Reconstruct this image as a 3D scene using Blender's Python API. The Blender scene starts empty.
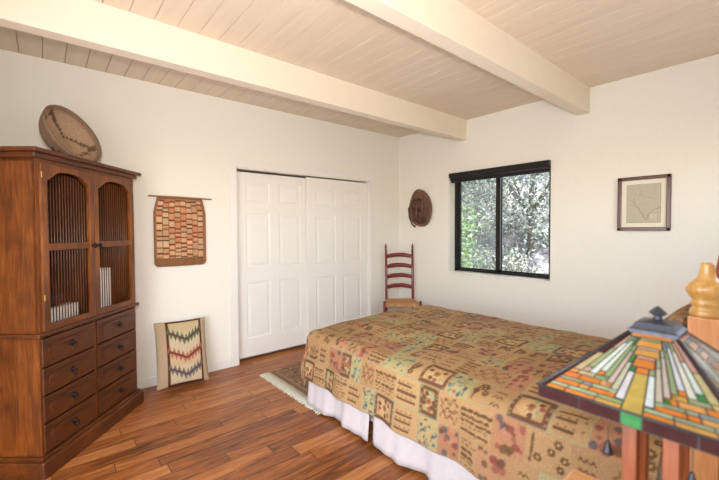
import bpy, bmesh, math, random
import numpy as np
from mathutils import Vector, Matrix
random.seed(7); rng = np.random.default_rng(7)
SC = bpy.context.scene; COL = SC.collection
PI = math.pi

# ------------------------------------------------------------------ helpers
def lin(c):
    return tuple(((v/255)/12.92 if v/255 <= .04045 else ((v/255+.055)/1.055)**2.4) for v in c)
def lin4(c): return lin(c)+(1.0,)

class MB:
    """collects shapes, builds ONE mesh object"""
    def __init__(s): s.v=[]; s.f=[]; s.sm=[]; s.c=[]; s.col=None
    def add(s, vs, fs, smooth=False, col=None):
        b=len(s.v); s.v+= [tuple(p) for p in vs]
        for f in fs: s.f.append([b+i for i in f]); s.sm.append(smooth); s.c.append(col)
        return s
    def box(s, x0,x1,y0,y1,z0,z1, col=None, bev=0.0):
        if bev<=0:
            vs=[(x,y,z) for z in (z0,z1) for y in (y0,y1) for x in (x0,x1)]
            return s.add(vs,[(0,2,3,1),(4,5,7,6),(0,1,5,4),(2,6,7,3),(0,4,6,2),(1,3,7,5)],False,col)
        bm=bmesh.new(); bmesh.ops.create_cube(bm,size=1)
        for v in bm.verts: v.co=Vector(((x0+x1)/2+v.co.x*(x1-x0),(y0+y1)/2+v.co.y*(y1-y0),(z0+z1)/2+v.co.z*(z1-z0)))
        bmesh.ops.bevel(bm,geom=bm.edges[:],offset=bev,segments=2,profile=.6,affect='EDGES')
        return s.bm(bm,col=col)
    def bm(s,bm,smooth=False,col=None,mat=None):
        bm.verts.index_update()
        vs=[(mat@v.co if mat else v.co.copy()) for v in bm.verts]
        s.add(vs,[[v.index for v in f.verts] for f in bm.faces],smooth,col); bm.free(); return s
    def lathe(s, prof, n=24, base=(0,0,0), M=None, col=None, smooth=True, sx=1, sy=1):
        vs=[];fs=[]; m=len(prof)
        for (r,z) in prof:
            for k in range(n):
                a=2*PI*k/n; p=Vector((r*math.cos(a)*sx,r*math.sin(a)*sy,z))
                if M: p=M@p
                vs.append(p+Vector(base))
        for i in range(m-1):
            for k in range(n):
                k2=(k+1)%n; fs.append((i*n+k,i*n+k2,(i+1)*n+k2,(i+1)*n+k))
        fs.append(tuple(range(n-1,-1,-1))); fs.append(tuple((m-1)*n+k for k in range(n)))
        return s.add(vs,fs,smooth,col)
    def tube(s, pts, r, n=10, col=None):
        pts=[Vector(p) for p in pts]; rs=r if isinstance(r,(list,tuple)) else [r]*len(pts)
        vs=[];fs=[]; up=Vector((0,0,1))
        for i,p in enumerate(pts):
            t=(pts[min(i+1,len(pts)-1)]-pts[max(i-1,0)]).normalized()
            a=t.cross(up if abs(t.dot(up))<.95 else Vector((1,0,0))).normalized(); b=t.cross(a)
            for k in range(n):
                w=2*PI*k/n; vs.append(p+a*math.cos(w)*rs[i]+b*math.sin(w)*rs[i])
        for i in range(len(pts)-1):
            for k in range(n):
                k2=(k+1)%n; fs.append((i*n+k,i*n+k2,(i+1)*n+k2,(i+1)*n+k))
        fs.append(tuple(range(n-1,-1,-1))); fs.append(tuple((len(pts)-1)*n+k for k in range(n)))
        return s.add(vs,fs,True,col)
    def prism(s, poly, y0, y1, col=None):
        """poly in (x,z), extruded along y"""
        n=len(poly); vs=[(x,y0,z) for x,z in poly]+[(x,y1,z) for x,z in poly]
        fs=[tuple(range(n)),tuple(range(2*n-1,n-1,-1))]+[(i,i+n,(i+1)%n+n,(i+1)%n) for i in range(n)]
        return s.add(vs,fs,False,col)
    def build(s,name,mat,parent=None,loc=None,rot=None):
        me=bpy.data.meshes.new(name); me.from_pydata(s.v,[],s.f); me.update()
        bm=bmesh.new(); bm.from_mesh(me); bmesh.ops.recalc_face_normals(bm,faces=bm.faces[:]); bm.to_mesh(me); bm.free()
        me.polygons.foreach_set('use_smooth',s.sm)
        if any(c is not None for c in s.c):
            at=me.color_attributes.new('paint','FLOAT_COLOR','CORNER')
            for p,c in zip(me.polygons,s.c):
                for li in p.loop_indices: at.data[li].color=(c or (1,1,1))+(1,) if len(c or (1,1,1))==3 else c
        return link(name,me,mat,parent,loc,rot)
def link(name,me,mat,parent=None,loc=None,rot=None):
    if mat is not None: me.materials.append(mat)
    o=bpy.data.objects.new(name,me); COL.objects.link(o); o.parent=parent
    if loc: o.location=loc
    if rot: o.rotation_euler=rot
    return o
def tag(o,label=None,cat=None,group=None,kind=None):
    if label: o['label']=label
    if cat: o['category']=cat
    if group: o['group']=group
    if kind: o['kind']=kind
    return o
def thing(name,label,cat,loc=(0,0,0),rz=0,group=None):
    o=bpy.data.objects.new(name,None); COL.objects.link(o); o.location=loc; o.rotation_euler=(0,0,rz); o.empty_display_size=.1
    return tag(o,label,cat,group)
def struct(name,mb,mat,parent=None):
    o=mb.build(name,mat,parent)
    if parent is None: o['kind']='structure'
    return o
def grid_mesh(name,P,mat,colors=None,parent=None,thick=0,uvdup=None):
    """P: (n,m,3) numpy grid -> mesh, optional per vertex colours (n,m,3)"""
    n,m,_=P.shape; me=bpy.data.meshes.new(name)
    idx=np.arange(n*m).reshape(n,m)
    F=np.stack([idx[:-1,:-1],idx[1:,:-1],idx[1:,1:],idx[:-1,1:]],-1).reshape(-1,4)
    me.from_pydata(P.reshape(-1,3).tolist(),[],F.tolist()); me.update()
    me.polygons.foreach_set('use_smooth',[True]*len(me.polygons))
    if colors is not None: paint(me,colors.reshape(-1,3))
    o=link(name,me,mat,parent)
    if thick:
        md=o.modifiers.new('cloth','SOLIDIFY'); md.thickness=thick; md.offset=0
    return o
def paint(me,c):
    at=me.color_attributes.new('paint','FLOAT_COLOR','POINT')
    a=np.ones((len(c),4),np.float32); a[:,:3]=c; at.data.foreach_set('color',a.ravel())

class Canvas:
    """a small drawing board in metres for woven / printed patterns (linear colours)"""
    def __init__(s,w,h,base,res=.0025):
        s.res=res; s.W=int(w/res)+1; s.H=int(h/res)+1; s.a=np.ones((s.H,s.W,3))*np.array(lin(base))
        s.Y,s.X=np.mgrid[0:s.H,0:s.W].astype(float); s.X*=res; s.Y*=res
    def _box(s,x0,y0,x1,y1):
        r=s.res; i0=max(0,int(y0/r)-1);i1=min(s.H,int(y1/r)+2);j0=max(0,int(x0/r)-1);j1=min(s.W,int(x1/r)+2)
        return (slice(i0,max(i1,i0)),slice(j0,max(j1,j0)))
    def put(s,b,mask,c,al=1.0):
        m=(mask*al)[...,None]; s.a[b]=s.a[b]*(1-m)+np.array(lin(c))*m
    def rect(s,x0,y0,x1,y1,c,al=1.0):
        b=s._box(x0,y0,x1,y1); X,Y=s.X[b],s.Y[b]; s.put(b,((X>=x0)&(X<x1)&(Y>=y0)&(Y<y1)).astype(float),c,al)
    def disc(s,x,y,rx,c,al=1.0,ry=None):
        ry=ry or rx; b=s._box(x-rx,y-ry,x+rx,y+ry); X,Y=s.X[b],s.Y[b]
        s.put(b,((((X-x)/rx)**2+((Y-y)/ry)**2)<1).astype(float),c,al)
    def line(s,pts,w,c,al=1.0):
        for (ax,ay),(bx,by) in zip(pts[:-1],pts[1:]):
            b=s._box(min(ax,bx)-w,min(ay,by)-w,max(ax,bx)+w,max(ay,by)+w); X,Y=s.X[b],s.Y[b]
            dx,dy=bx-ax,by-ay; t=np.clip(((X-ax)*dx+(Y-ay)*dy)/(dx*dx+dy*dy+1e-12),0,1)
            s.put(b,(np.hypot(X-ax-t*dx,Y-ay-t*dy)<w/2).astype(float),c,al)
    def frame(s,x0,y0,x1,y1,w,c,al=1.0):
        s.rect(x0,y0,x1,y0+w,c,al);s.rect(x0,y1-w,x1,y1,c,al);s.rect(x0,y0,x0+w,y1,c,al);s.rect(x1-w,y0,x1,y1,c,al)
    def blur(s,n=1):
        for _ in range(n):
            p=np.pad(s.a,((1,1),(1,1),(0,0)),mode='edge')
            s.a=(p[:-2,1:-1]+p[2:,1:-1]+p[1:-1,:-2]+p[1:-1,2:]+4*p[1:-1,1:-1])/8
    def at(s,x,y):
        j=np.clip(np.rint(x/s.res).astype(int),0,s.W-1); i=np.clip(np.rint(y/s.res).astype(int),0,s.H-1); return s.a[i,j]

# ------------------------------------------------------------------ materials
def newmat(name):
    m=bpy.data.materials.new(name); m.use_nodes=True; nt=m.node_tree; b=nt.nodes['Principled BSDF']; return m,nt,b
def N(nt,t,**k):
    n=nt.nodes.new(t)
    for a,v in k.items():
        if a in ('operation','blend_type','data_type','noise_dimensions','feature','attribute_name','distance','voronoi_dimensions','vector_type','interpolation_type'): setattr(n,a,v)
    return n
def plain(name,c,rough=.5,metal=0,var=.08,scale=30,bump=0.0,spec=.5,stretch=None,coat=0):
    """noise-varied single colour"""
    m,nt,b=newmat(name); L=nt.links
    tc=N(nt,'ShaderNodeTexCoord'); mp=N(nt,'ShaderNodeMapping'); mp.inputs['Scale'].default_value=stretch or (1,1,1)
    nz=N(nt,'ShaderNodeTexNoise'); nz.inputs['Scale'].default_value=scale; nz.inputs['Detail'].default_value=4
    L.new(tc.outputs['Object'],mp.inputs['Vector']); L.new(mp.outputs['Vector'],nz.inputs['Vector'])
    cr=N(nt,'ShaderNodeValToRGB'); c=lin(c)
    cr.color_ramp.elements[0].color=tuple(max(0,v*(1-var)) for v in c)+(1,); cr.color_ramp.elements[1].color=tuple(min(1,v*(1+var)) for v in c)+(1,)
    cr.color_ramp.elements[0].position=.3; cr.color_ramp.elements[1].position=.7
    L.new(nz.outputs['Fac'],cr.inputs['Fac']); L.new(cr.outputs['Color'],b.inputs['Base Color'])
    b.inputs['Roughness'].default_value=rough; b.inputs['Metallic'].default_value=metal; b.inputs['Specular IOR Level'].default_value=spec
    if coat: b.inputs['Coat Weight'].default_value=coat; b.inputs['Coat Roughness'].default_value=.15
    if bump:
        bp=N(nt,'ShaderNodeBump'); bp.inputs['Strength'].default_value=bump; bp.inputs['Distance'].default_value=.004
        L.new(nz.outputs['Fac'],bp.inputs['Height']); L.new(bp.outputs['Normal'],b.inputs['Normal'])
    return m
def painted(name,rough=.85,nscale=180,bump=.25,var=.25,spec=.2,trans=0.0):
    """colour from the mesh's own woven / printed pattern, with thread noise"""
    m,nt,b=newmat(name); L=nt.links
    a=N(nt,'ShaderNodeAttribute',attribute_name='paint'); tc=N(nt,'ShaderNodeTexCoord')
    nz=N(nt,'ShaderNodeTexNoise'); nz.inputs['Scale'].default_value=nscale; nz.inputs['Detail'].default_value=3
    L.new(tc.outputs['Object'],nz.inputs['Vector'])
    mr=N(nt,'ShaderNodeMapRange'); mr.inputs['From Min'].default_value=.3; mr.inputs['From Max'].default_value=.7
    mr.inputs['To Min'].default_value=1-var; mr.inputs['To Max'].default_value=1+var*.6; L.new(nz.outputs['Fac'],mr.inputs['Value'])
    mx=N(nt,'ShaderNodeVectorMath',operation='SCALE'); L.new(a.outputs['Color'],mx.inputs[0]); L.new(mr.outputs['Result'],mx.inputs['Scale'])
    L.new(mx.outputs['Vector'],b.inputs['Base Color']); b.inputs['Roughness'].default_value=rough; b.inputs['Specular IOR Level'].default_value=spec
    if bump:
        bp=N(nt,'ShaderNodeBump'); bp.inputs['Strength'].default_value=bump; bp.inputs['Distance'].default_value=.003
        L.new(nz.outputs['Fac'],bp.inputs['Height']); L.new(bp.outputs['Normal'],b.inputs['Normal'])
    if trans:
        tr=N(nt,'ShaderNodeBsdfTranslucent'); L.new(mx.outputs['Vector'],tr.inputs['Color']); ms=N(nt,'ShaderNodeMixShader'); ms.inputs[0].default_value=trans
        L.new(b.outputs[0],ms.inputs[1]); L.new(tr.outputs[0],ms.inputs[2]); L.new(ms.outputs[0],nt.nodes['Material Output'].inputs['Surface'])
    return m
def wood(name,dark,mid,light,axis=2,scale=9,rough=.35,coat=.3):
    """streaky grain along one object axis"""
    m,nt,b=newmat(name); L=nt.links
    tc=N(nt,'ShaderNodeTexCoord'); mp=N(nt,'ShaderNodeMapping'); sc=[1,1,1]; sc[axis]=.09; mp.inputs['Scale'].default_value=sc
    L.new(tc.outputs['Object'],mp.inputs['Vector'])
    n1=N(nt,'ShaderNodeTexNoise'); n1.inputs['Scale'].default_value=scale*3; n1.inputs['Detail'].default_value=6; n1.inputs['Distortion'].default_value=1.2
    n2=N(nt,'ShaderNodeTexNoise'); n2.inputs['Scale'].default_value=scale*14; n2.inputs['Detail'].default_value=3
    n3=N(nt,'ShaderNodeTexNoise'); n3.inputs['Scale'].default_value=4; n3.inputs['Detail'].default_value=3; L.new(tc.outputs['Object'],n3.inputs['Vector'])
    L.new(mp.outputs['Vector'],n1.inputs['Vector']); L.new(mp.outputs['Vector'],n2.inputs['Vector'])
    a=N(nt,'ShaderNodeMath',operation='MULTIPLY_ADD'); a.inputs[1].default_value=.35; L.new(n2.outputs['Fac'],a.inputs[0])
    a2=N(nt,'ShaderNodeMath',operation='MULTIPLY_ADD'); a2.inputs[1].default_value=.45; a2.inputs[2].default_value=-.12; L.new(n3.outputs['Fac'],a2.inputs[0])
    L.new(a2.outputs[0],a.inputs[2]); s=N(nt,'ShaderNodeMath',operation='MULTIPLY_ADD'); s.inputs[1].default_value=.5; L.new(n1.outputs['Fac'],s.inputs[0]); L.new(a.outputs[0],s.inputs[2])
    cr=N(nt,'ShaderNodeValToRGB'); e=cr.color_ramp.elements; e[0].position=.32; e[0].color=lin4(dark); e[1].position=.78; e[1].color=lin4(light); k=e.new(.53); k.color=lin4(mid)
    L.new(s.outputs[0],cr.inputs['Fac']); L.new(cr.outputs['Color'],b.inputs['Base Color'])
    b.inputs['Roughness'].default_value=rough; b.inputs['Coat Weight'].default_value=coat; b.inputs['Coat Roughness'].default_value=.2
    bp=N(nt,'ShaderNodeBump'); bp.inputs['Strength'].default_value=.12; bp.inputs['Distance'].default_value=.002; L.new(n2.outputs['Fac'],bp.inputs['Height']); L.new(bp.outputs['Normal'],b.inputs['Normal'])
    return m

def floor_mat():
    m,nt,b=newmat('hickory_plank_floor'); L=nt.links
    tc=N(nt,'ShaderNodeTexCoord'); sp=N(nt,'ShaderNodeSeparateXYZ'); L.new(tc.outputs['Object'],sp.inputs[0])
    def M(op,a,b_=None,c=None):
        n=N(nt,'ShaderNodeMath',operation=op)
        for i,v in enumerate((a,b_,c)):
            if v is None: continue
            if isinstance(v,(int,float)): n.inputs[i].default_value=v
            else: L.new(v,n.inputs[i])
        return n.outputs[0]
    w=.11
    xr=M('DIVIDE',sp.outputs['X'],w); row=M('FLOOR',xr); fx=M('FRACT',xr)
    wn=N(nt,'ShaderNodeTexWhiteNoise',noise_dimensions='1D'); L.new(row,wn.inputs['W'])
    yy=M('DIVIDE',M('ADD',sp.outputs['Y'],M('MULTIPLY',wn.outputs['Value'],3.7)),.95); seg=M('FLOOR',yy); fy=M('FRACT',yy)
    cb=N(nt,'ShaderNodeCombineXYZ'); L.new(row,cb.inputs[0]); L.new(seg,cb.inputs[1])
    w2=N(nt,'ShaderNodeTexWhiteNoise',noise_dimensions='2D'); L.new(cb.outputs[0],w2.inputs['Vector'])
    # seams
    ex=M('MINIMUM',fx,M('SUBTRACT',1,fx)); ey=M('MINIMUM',fy,M('SUBTRACT',1,fy))
    sx=M('LESS_THAN',ex,.024); sy=M('LESS_THAN',ey,.0026); seam=M('MAXIMUM',sx,sy)
    # grain
    off=N(nt,'ShaderNodeVectorMath',operation='MULTIPLY_ADD'); L.new(w2.outputs['Color'],off.inputs[0]); off.inputs[1].default_value=(13,17,9); L.new(tc.outputs['Object'],off.inputs[2])
    mp=N(nt,'ShaderNodeMapping'); mp.inputs['Scale'].default_value=(1,.11,1); L.new(off.outputs[0],mp.inputs['Vector'])
    n1=N(nt,'ShaderNodeTexNoise'); n1.inputs['Scale'].default_value=22; n1.inputs['Detail'].default_value=6; n1.inputs['Distortion'].default_value=1.6; L.new(mp.outputs[0],n1.inputs['Vector'])
    n2=N(nt,'ShaderNodeTexNoise'); n2.inputs['Scale'].default_value=120; n2.inputs['Detail'].default_value=3; L.new(mp.outputs[0],n2.inputs['Vector'])
    mp3=N(nt,'ShaderNodeMapping'); mp3.inputs['Scale'].default_value=(1,.3,1); L.new(off.outputs[0],mp3.inputs['Vector'])
    n3=N(nt,'ShaderNodeTexNoise'); n3.inputs['Scale'].default_value=5; n3.inputs['Detail'].default_value=2; L.new(mp3.outputs[0],n3.inputs['Vector'])
    t=M('ADD',M('MULTIPLY',n1.outputs['Fac'],.55),M('ADD',M('MULTIPLY',n2.outputs['Fac'],.25),M('MULTIPLY_ADD',w2.outputs['Value'],.22,-.02)))
    cr=N(nt,'ShaderNodeValToRGB'); e=cr.color_ramp.elements; e[0].position=.3; e[0].color=lin4((88,46,18)); e[1].position=.76; e[1].color=lin4((202,140,84)); k=e.new(.5); k.color=lin4((160,93,44)); 
    L.new(t,cr.inputs['Fac'])
    knot=N(nt,'ShaderNodeMapRange'); knot.inputs['From Min'].default_value=.66; knot.inputs['From Max'].default_value=.78; L.new(n3.outputs['Fac'],knot.inputs['Value'])
    mx=N(nt,'ShaderNodeMix',data_type='RGBA'); L.new(M('MULTIPLY',knot.outputs[0],.6),mx.inputs['Factor']); L.new(cr.outputs[0],mx.inputs['A']); mx.inputs['B'].default_value=lin4((70,36,20))
    m2=N(nt,'ShaderNodeMix',data_type='RGBA'); L.new(M('MULTIPLY',seam,.8),m2.inputs['Factor']); L.new(mx.outputs['Result'],m2.inputs['A']); m2.inputs['B'].default_value=lin4((52,24,12))
    L.new(m2.outputs['Result'],b.inputs['Base Color'])
    L.new(M('MULTIPLY_ADD',n2.outputs['Fac'],.2,.28),b.inputs['Roughness']); b.inputs['Specular IOR Level'].default_value=.4
    bp=N(nt,'ShaderNodeBump'); bp.inputs['Strength'].default_value=.25; bp.inputs['Distance'].default_value=.003
    L.new(M('SUBTRACT',M('MULTIPLY',n1.outputs['Fac'],.5),seam),bp.inputs['Height']); L.new(bp.outputs[0],b.inputs['Normal'])
    return m

M_wall=plain('wall_plaster',(232,228,217),.9,var=.015,scale=60,bump=.06,spec=.2)
M_white=plain('white_semi_gloss',(230,226,219),.4,var=.01,scale=20)
M_ceil=plain('whitewashed_boards',(222,206,184),.6,var=.04,scale=6,stretch=(.3,3,1))
M_beam=plain('cream_painted_beam',(232,220,200),.55,var=.02,scale=8)
M_floor=floor_mat()
M_cab=wood('cabinet_wood',(58,26,4),(108,55,12),(152,88,32),axis=2,rough=.42,coat=.12)
M_cabh=wood('cabinet_wood_horizontal',(48,21,4),(86,42,9),(120,66,22),axis=0,rough=.42,coat=.12)
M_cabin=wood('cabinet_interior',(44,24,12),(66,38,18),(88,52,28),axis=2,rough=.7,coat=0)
M_spin=wood('spindle_wood',(60,32,16),(96,56,30),(128,80,46),axis=2,rough=.45,coat=.2)
M_iron=plain('dark_iron',(38,32,28),.45,.7)
M_brass=plain('brass',(190,160,95),.35,.9)
M_red=plain('oxblood_paint',(112,28,32),.28,var=.12,scale=14,coat=.5)
M_rush=plain('rush_seat',(188,140,92),.8,var=.25,scale=25,bump=.5,stretch=(1,8,1))
M_oak=wood('honey_oak',(188,116,60),(208,142,84),(224,164,104),axis=2,rough=.4,coat=.25)
M_fin=wood('golden_finial',(172,118,54),(200,152,82),(220,180,114),axis=2,rough=.3,coat=.5)
M_head=wood('headboard_wood',(100,46,24),(136,66,36),(160,86,50),axis=1,rough=.4)
M_lampw=wood('lamp_oak',(112,50,14),(152,74,24),(184,100,40),axis=2,rough=.4,coat=.3)
M_night=wood('nightstand_oak',(206,138,70),(226,162,90),(238,184,112),axis=0,rough=.35,coat=.3)
M_black=plain('black_aluminium',(28,27,27),.4,.3,var=.1)
M_blind=plain('black_blind_fabric',(24,22,22),.6,var=.2,scale=80)
M_skirt=plain('pale_cotton',(200,188,185),.9,var=.03,scale=40)
M_matt=plain('mattress_ticking',(225,220,212),.9,var=.03)
M_cover=painted('tapestry_weave',nscale=260,bump=.3,var=.3)
M_kilim=painted('kilim_weave',nscale=220,bump=.4,var=.18)
M_hang=painted('barkcloth_weave',nscale=150,bump=.5,var=.25)
M_rug=painted('rug_pile',nscale=200,bump=.6,var=.3)
M_fringe=plain('fringe_cotton',(206,198,176),.95,var=.1,scale=90)
M_print=painted('map_paper',rough=.6,nscale=60,bump=0,var=.05)
M_mat=plain('cream_mat_board',(228,221,202),.8,var=.01)
M_frame=plain('mahogany_frame',(84,34,28),.3,var=.15,scale=40,coat=.4)
M_hat=plain('worn_leather',(108,76,58),.7,var=.3,scale=24,bump=.5)
M_hatd=plain('dark_leather',(84,56,42),.7,var=.3,scale=24,bump=.4)
M_bask=painted('coiled_basket',nscale=120,bump=.6,var=.25)
M_lead=plain('lead_came',(72,70,72),.45,.6,var=.15)
M_bronze=plain('aged_bronze_cap',(84,88,98),.38,.6,var=.2,scale=60)
M_rod=plain('peeled_stick',(150,100,60),.6,var=.2,scale=40)
M_paper=plain('white_paper',(235,232,226),.7,var=.05)
M_dkobj=plain('dark_cloth',(40,34,32),.8,var=.2)
M_chain=plain('chain_metal',(140,130,112),.4,.6)
def glass_mat(name):
    m,nt,b=newmat(name); L=nt.links
    a=N(nt,'ShaderNodeAttribute',attribute_name='paint'); tc=N(nt,'ShaderNodeTexCoord')
    nz=N(nt,'ShaderNodeTexNoise'); nz.inputs['Scale'].default_value=28; nz.inputs['Detail'].default_value=4; nz.inputs['Distortion'].default_value=1.5; L.new(tc.outputs['Object'],nz.inputs['Vector'])
    mr=N(nt,'ShaderNodeMapRange'); mr.inputs['To Min'].default_value=.7; mr.inputs['To Max'].default_value=1.3; L.new(nz.outputs['Fac'],mr.inputs['Value'])
    mx=N(nt,'ShaderNodeVectorMath',operation='SCALE'); L.new(a.outputs['Color'],mx.inputs[0]); L.new(mr.outputs['Result'],mx.inputs['Scale'])
    L.new(mx.outputs['Vector'],b.inputs['Base Color']); b.inputs['Roughness'].default_value=.22; b.inputs['Coat Weight'].default_value=.1
    tr=N(nt,'ShaderNodeBsdfTranslucent'); L.new(mx.outputs['Vector'],tr.inputs['Color']); ms=N(nt,'ShaderNodeMixShader'); ms.inputs[0].default_value=.3
    L.new(b.outputs[0],ms.inputs[1]); L.new(tr.outputs[0],ms.inputs[2]); L.new(ms.outputs[0],nt.nodes['Material Output'].inputs['Surface'])
    return m
M_glass=glass_mat('opalescent_glass'); M_rimg=painted('dark_rim_glass',rough=.45,nscale=40,bump=0,var=.3,spec=.15)
def pane_mat():
    m,nt,b=newmat('window_glass'); L=nt.links
    t=N(nt,'ShaderNodeBsdfTransparent'); t.inputs[0].default_value=(.95,.97,.96,1); g=N(nt,'ShaderNodeBsdfGlossy'); g.inputs['Roughness'].default_value=.02
    f=N(nt,'ShaderNodeFresnel'); f.inputs[0].default_value=1.45; ms=N(nt,'ShaderNodeMixShader'); L.new(f.outputs[0],ms.inputs[0]); L.new(t.outputs[0],ms.inputs[1]); L.new(g.outputs[0],ms.inputs[2])
    L.new(ms.outputs[0],nt.nodes['Material Output'].inputs['Surface']); return m
M_pane=pane_mat()
def screen_mat():
    m,nt,b=newmat('insect_screen_mesh'); L=nt.links
    t=N(nt,'ShaderNodeBsdfTransparent'); d=N(nt,'ShaderNodeBsdfDiffuse'); d.inputs[0].default_value=(.35,.36,.36,1)
    tc=N(nt,'ShaderNodeTexCoord'); ck=N(nt,'ShaderNodeTexNoise'); ck.inputs['Scale'].default_value=500; L.new(tc.outputs['Object'],ck.inputs['Vector'])
    mr=N(nt,'ShaderNodeMapRange'); mr.inputs['To Min'].default_value=.18; mr.inputs['To Max'].default_value=.36; L.new(ck.outputs['Fac'],mr.inputs['Value'])
    ms=N(nt,'ShaderNodeMixShader'); L.new(mr.outputs[0],ms.inputs[0]); L.new(t.outputs[0],ms.inputs[1]); L.new(d.outputs[0],ms.inputs[2]); L.new(ms.outputs[0],nt.nodes['Material Output'].inputs['Surface']); return m
M_screen=screen_mat()

# ------------------------------------------------------------------ room shell
RX,Y0,YB,H=4.2,-.55,3.924,2.71
T=.13
struct('floor',MB().box(-T,RX+T,Y0-T,YB+T,-.1,0),M_floor)
# ceiling: boards running along x with open V joints
mb=MB(); pitch=.1325; y=-.106-pitch*4
prof=[]
while y<YB+.1:
    a,b=max(y,Y0-T),min(y+pitch,YB+T); g=.003
    prof+= [(a,H+.011),(a+g,H),(b-g,H)]
    y+=pitch
prof.append((YB+T,H+.012))
n=len(prof); vs=[(x,yy,zz) for x in (-T,RX+T) for yy,zz in prof]+[(-T,Y0-T,H+.1),(-T,YB+T,H+.1),(RX+T,Y0-T,H+.1),(RX+T,YB+T,H+.1)]
fs=[(i,i+1,n+i+1,n+i) for i in range(n-1)]+[(2*n,2*n+1,2*n+3,2*n+2)]
mb.add(vs,fs); struct('ceiling',mb,M_ceil)
# left wall with closet opening
CY0,CY1,CZ=1.52,3.345,2.045
mb=MB(); mb.box(-T,0,Y0-T,CY0,0,H); mb.box(-T,0,CY1,YB+T,0,H); mb.box(-T,0,CY0,CY1,CZ,H)
struct('wall_left',mb,M_wall)
mb=MB(); mb.box(-.7,-.68,CY0-.05,CY1+.05,0,CZ+.1); mb.box(-.7,-T,CY0-.05,CY0-.03,0,CZ+.1); mb.box(-.7,-T,CY1+.03,CY1+.05,0,CZ+.1); mb.box(-.7,-T,CY0-.05,CY1+.05,CZ+.08,CZ+.1); mb.box(-.7,-T,CY0-.05,CY1+.05,-.1,0)
struct('wall_closet',mb,M_wall)
WX0,WX1,WZ0,WZ1=.86,2.105,.864,2.088
mb=MB(); mb.box(0,WX0,YB,YB+.2,0,H); mb.box(WX1,RX+T,YB,YB+.2,0,H); mb.box(WX0,WX1,YB,YB+.2,0,WZ0); mb.box(WX0,WX1,YB,YB+.2,WZ1,H)
struct('wall_back',mb,M_wall)
mb=MB(); mb.box(RX,RX+T,Y0-T,1.9,0,H); mb.box(RX,RX+T,3.3,YB,0,H); mb.box(RX,RX+T,1.9,3.3,0,1.45); mb.box(RX,RX+T,1.9,3.3,2.1,H); struct('wall_right',mb,M_wall)  # high opening over the headboard is added for the side fill lamp
# near wall with an unseen wide opening, added behind the camera for fill light
DX0,DX1,DZ=1.5,3.9,2.15
mb=MB(); mb.box(0,DX0,Y0-T,Y0,0,H); mb.box(DX1,RX,Y0-T,Y0,0,H); mb.box(DX0,DX1,Y0-T,Y0,DZ,H)
struct('wall_near',mb,M_wall)
# beams (exposed rafters)
struct('trim_1',MB().box(1.015,1.12,Y0,YB,2.475,H+.005,bev=.004),M_beam)
struct('trim_2',MB().box(2.345,2.45,Y0,YB,2.475,H+.005,bev=.004),M_beam)
# baseboards
def base(mb,x0,x1,y0,y1): mb.box(x0,x1,y0,y1,0,.085,bev=.003)
mb=MB(); base(mb,0,.014,Y0,CY0-.075); base(mb,0,.014,CY1+.075,YB); struct('baseboard_left',mb,M_white)
mb=MB(); base(mb,.014,RX,YB-.014,YB); struct('baseboard_back',mb,M_white)
# closet casing
mb=MB()
for a,b in ((CY0-.075,CY0),(CY1,CY1+.075)): mb.box(-.0,.016,a,b,0,CZ,bev=.003)
mb.box(0,.018,CY0-.08,CY1+.08,CZ,CZ+.08,bev=.003)
mb.box(-T,0,CY0,CY0+.012,0,CZ); mb.box(-T,0,CY1-.012,CY1,0,CZ); mb.box(-T,0,CY0,CY1,CZ-.012,CZ)
struct('trim_3',mb,M_white)

# ------------------------------------------------------------------ closet doors (six panel, sliding)
def panel_door(name,y0,y1,xf,z0,z1):
    """slab with six raised panels facing +x; front at xf"""
    w=y1-y0; mb=MB(); th=.034
    st=.115*w/.92; mid=.11*w/.92; pw=(w-2*st-mid)/2
    cols=[(y0+st,y0+st+pw),(y1-st-pw,y1-st)]
    hz=z1-z0; rows=[(z0+.2,z0+.2+.60),(z0+.96,z0+.96+.58),(z0+1.66,z0+1.66+.22)]
    ys=sorted({y0,y1,*[v for c in cols for v in c]}); zs=sorted({z0,z1,*[v for r in rows for v in r]})
    for i in range(len(ys)-1):
        for j in range(len(zs)-1):
            a,b,c,d=ys[i],ys[i+1],zs[j],zs[j+1]
            isp=any(abs(a-p[0])<1e-6 for p in cols) and any(abs(c-r[0])<1e-6 for r in rows)
            if not isp: mb.add([(xf,a,c),(xf,b,c),(xf,b,d),(xf,a,d)],[(0,1,2,3)])
            else:
                rings=[(0,0),(.012,-.0055),(.02,-.0055),(.05,-.001)]; prev=None
                for ins,dx in rings:
                    q=[(xf+dx,a+ins,c+ins),(xf+dx,b-ins,c+ins),(xf+dx,b-ins,d-ins),(xf+dx,a+ins,d-ins)]
                    if prev:
                        for k in range(4): k2=(k+1)%4; mb.add([prev[k],prev[k2],q[k2],q[k]],[(0,1,2,3)])
                    prev=q
                mb.add(prev,[(0,1,2,3)])
    xb=xf-th
    P=[(xf,y0,z0),(xf,y1,z0),(xf,y1,z1),(xf,y0,z1),(xb,y0,z0),(xb,y1,z0),(xb,y1,z1),(xb,y0,z1)]
    mb.add(P,[(4,7,6,5),(0,4,5,1),(3,2,6,7),(0,3,7,4),(1,5,6,2)])
    bm=bmesh.new(); 
    o=mb.build(name,M_white); o['kind']='structure'
    return o
panel_door('door_1',CY0+.014,2.43,-.064,.036,CZ-.035)
panel_door('door_2',2.385,CY1-.014,-.022,.024,CZ-.028)

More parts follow.
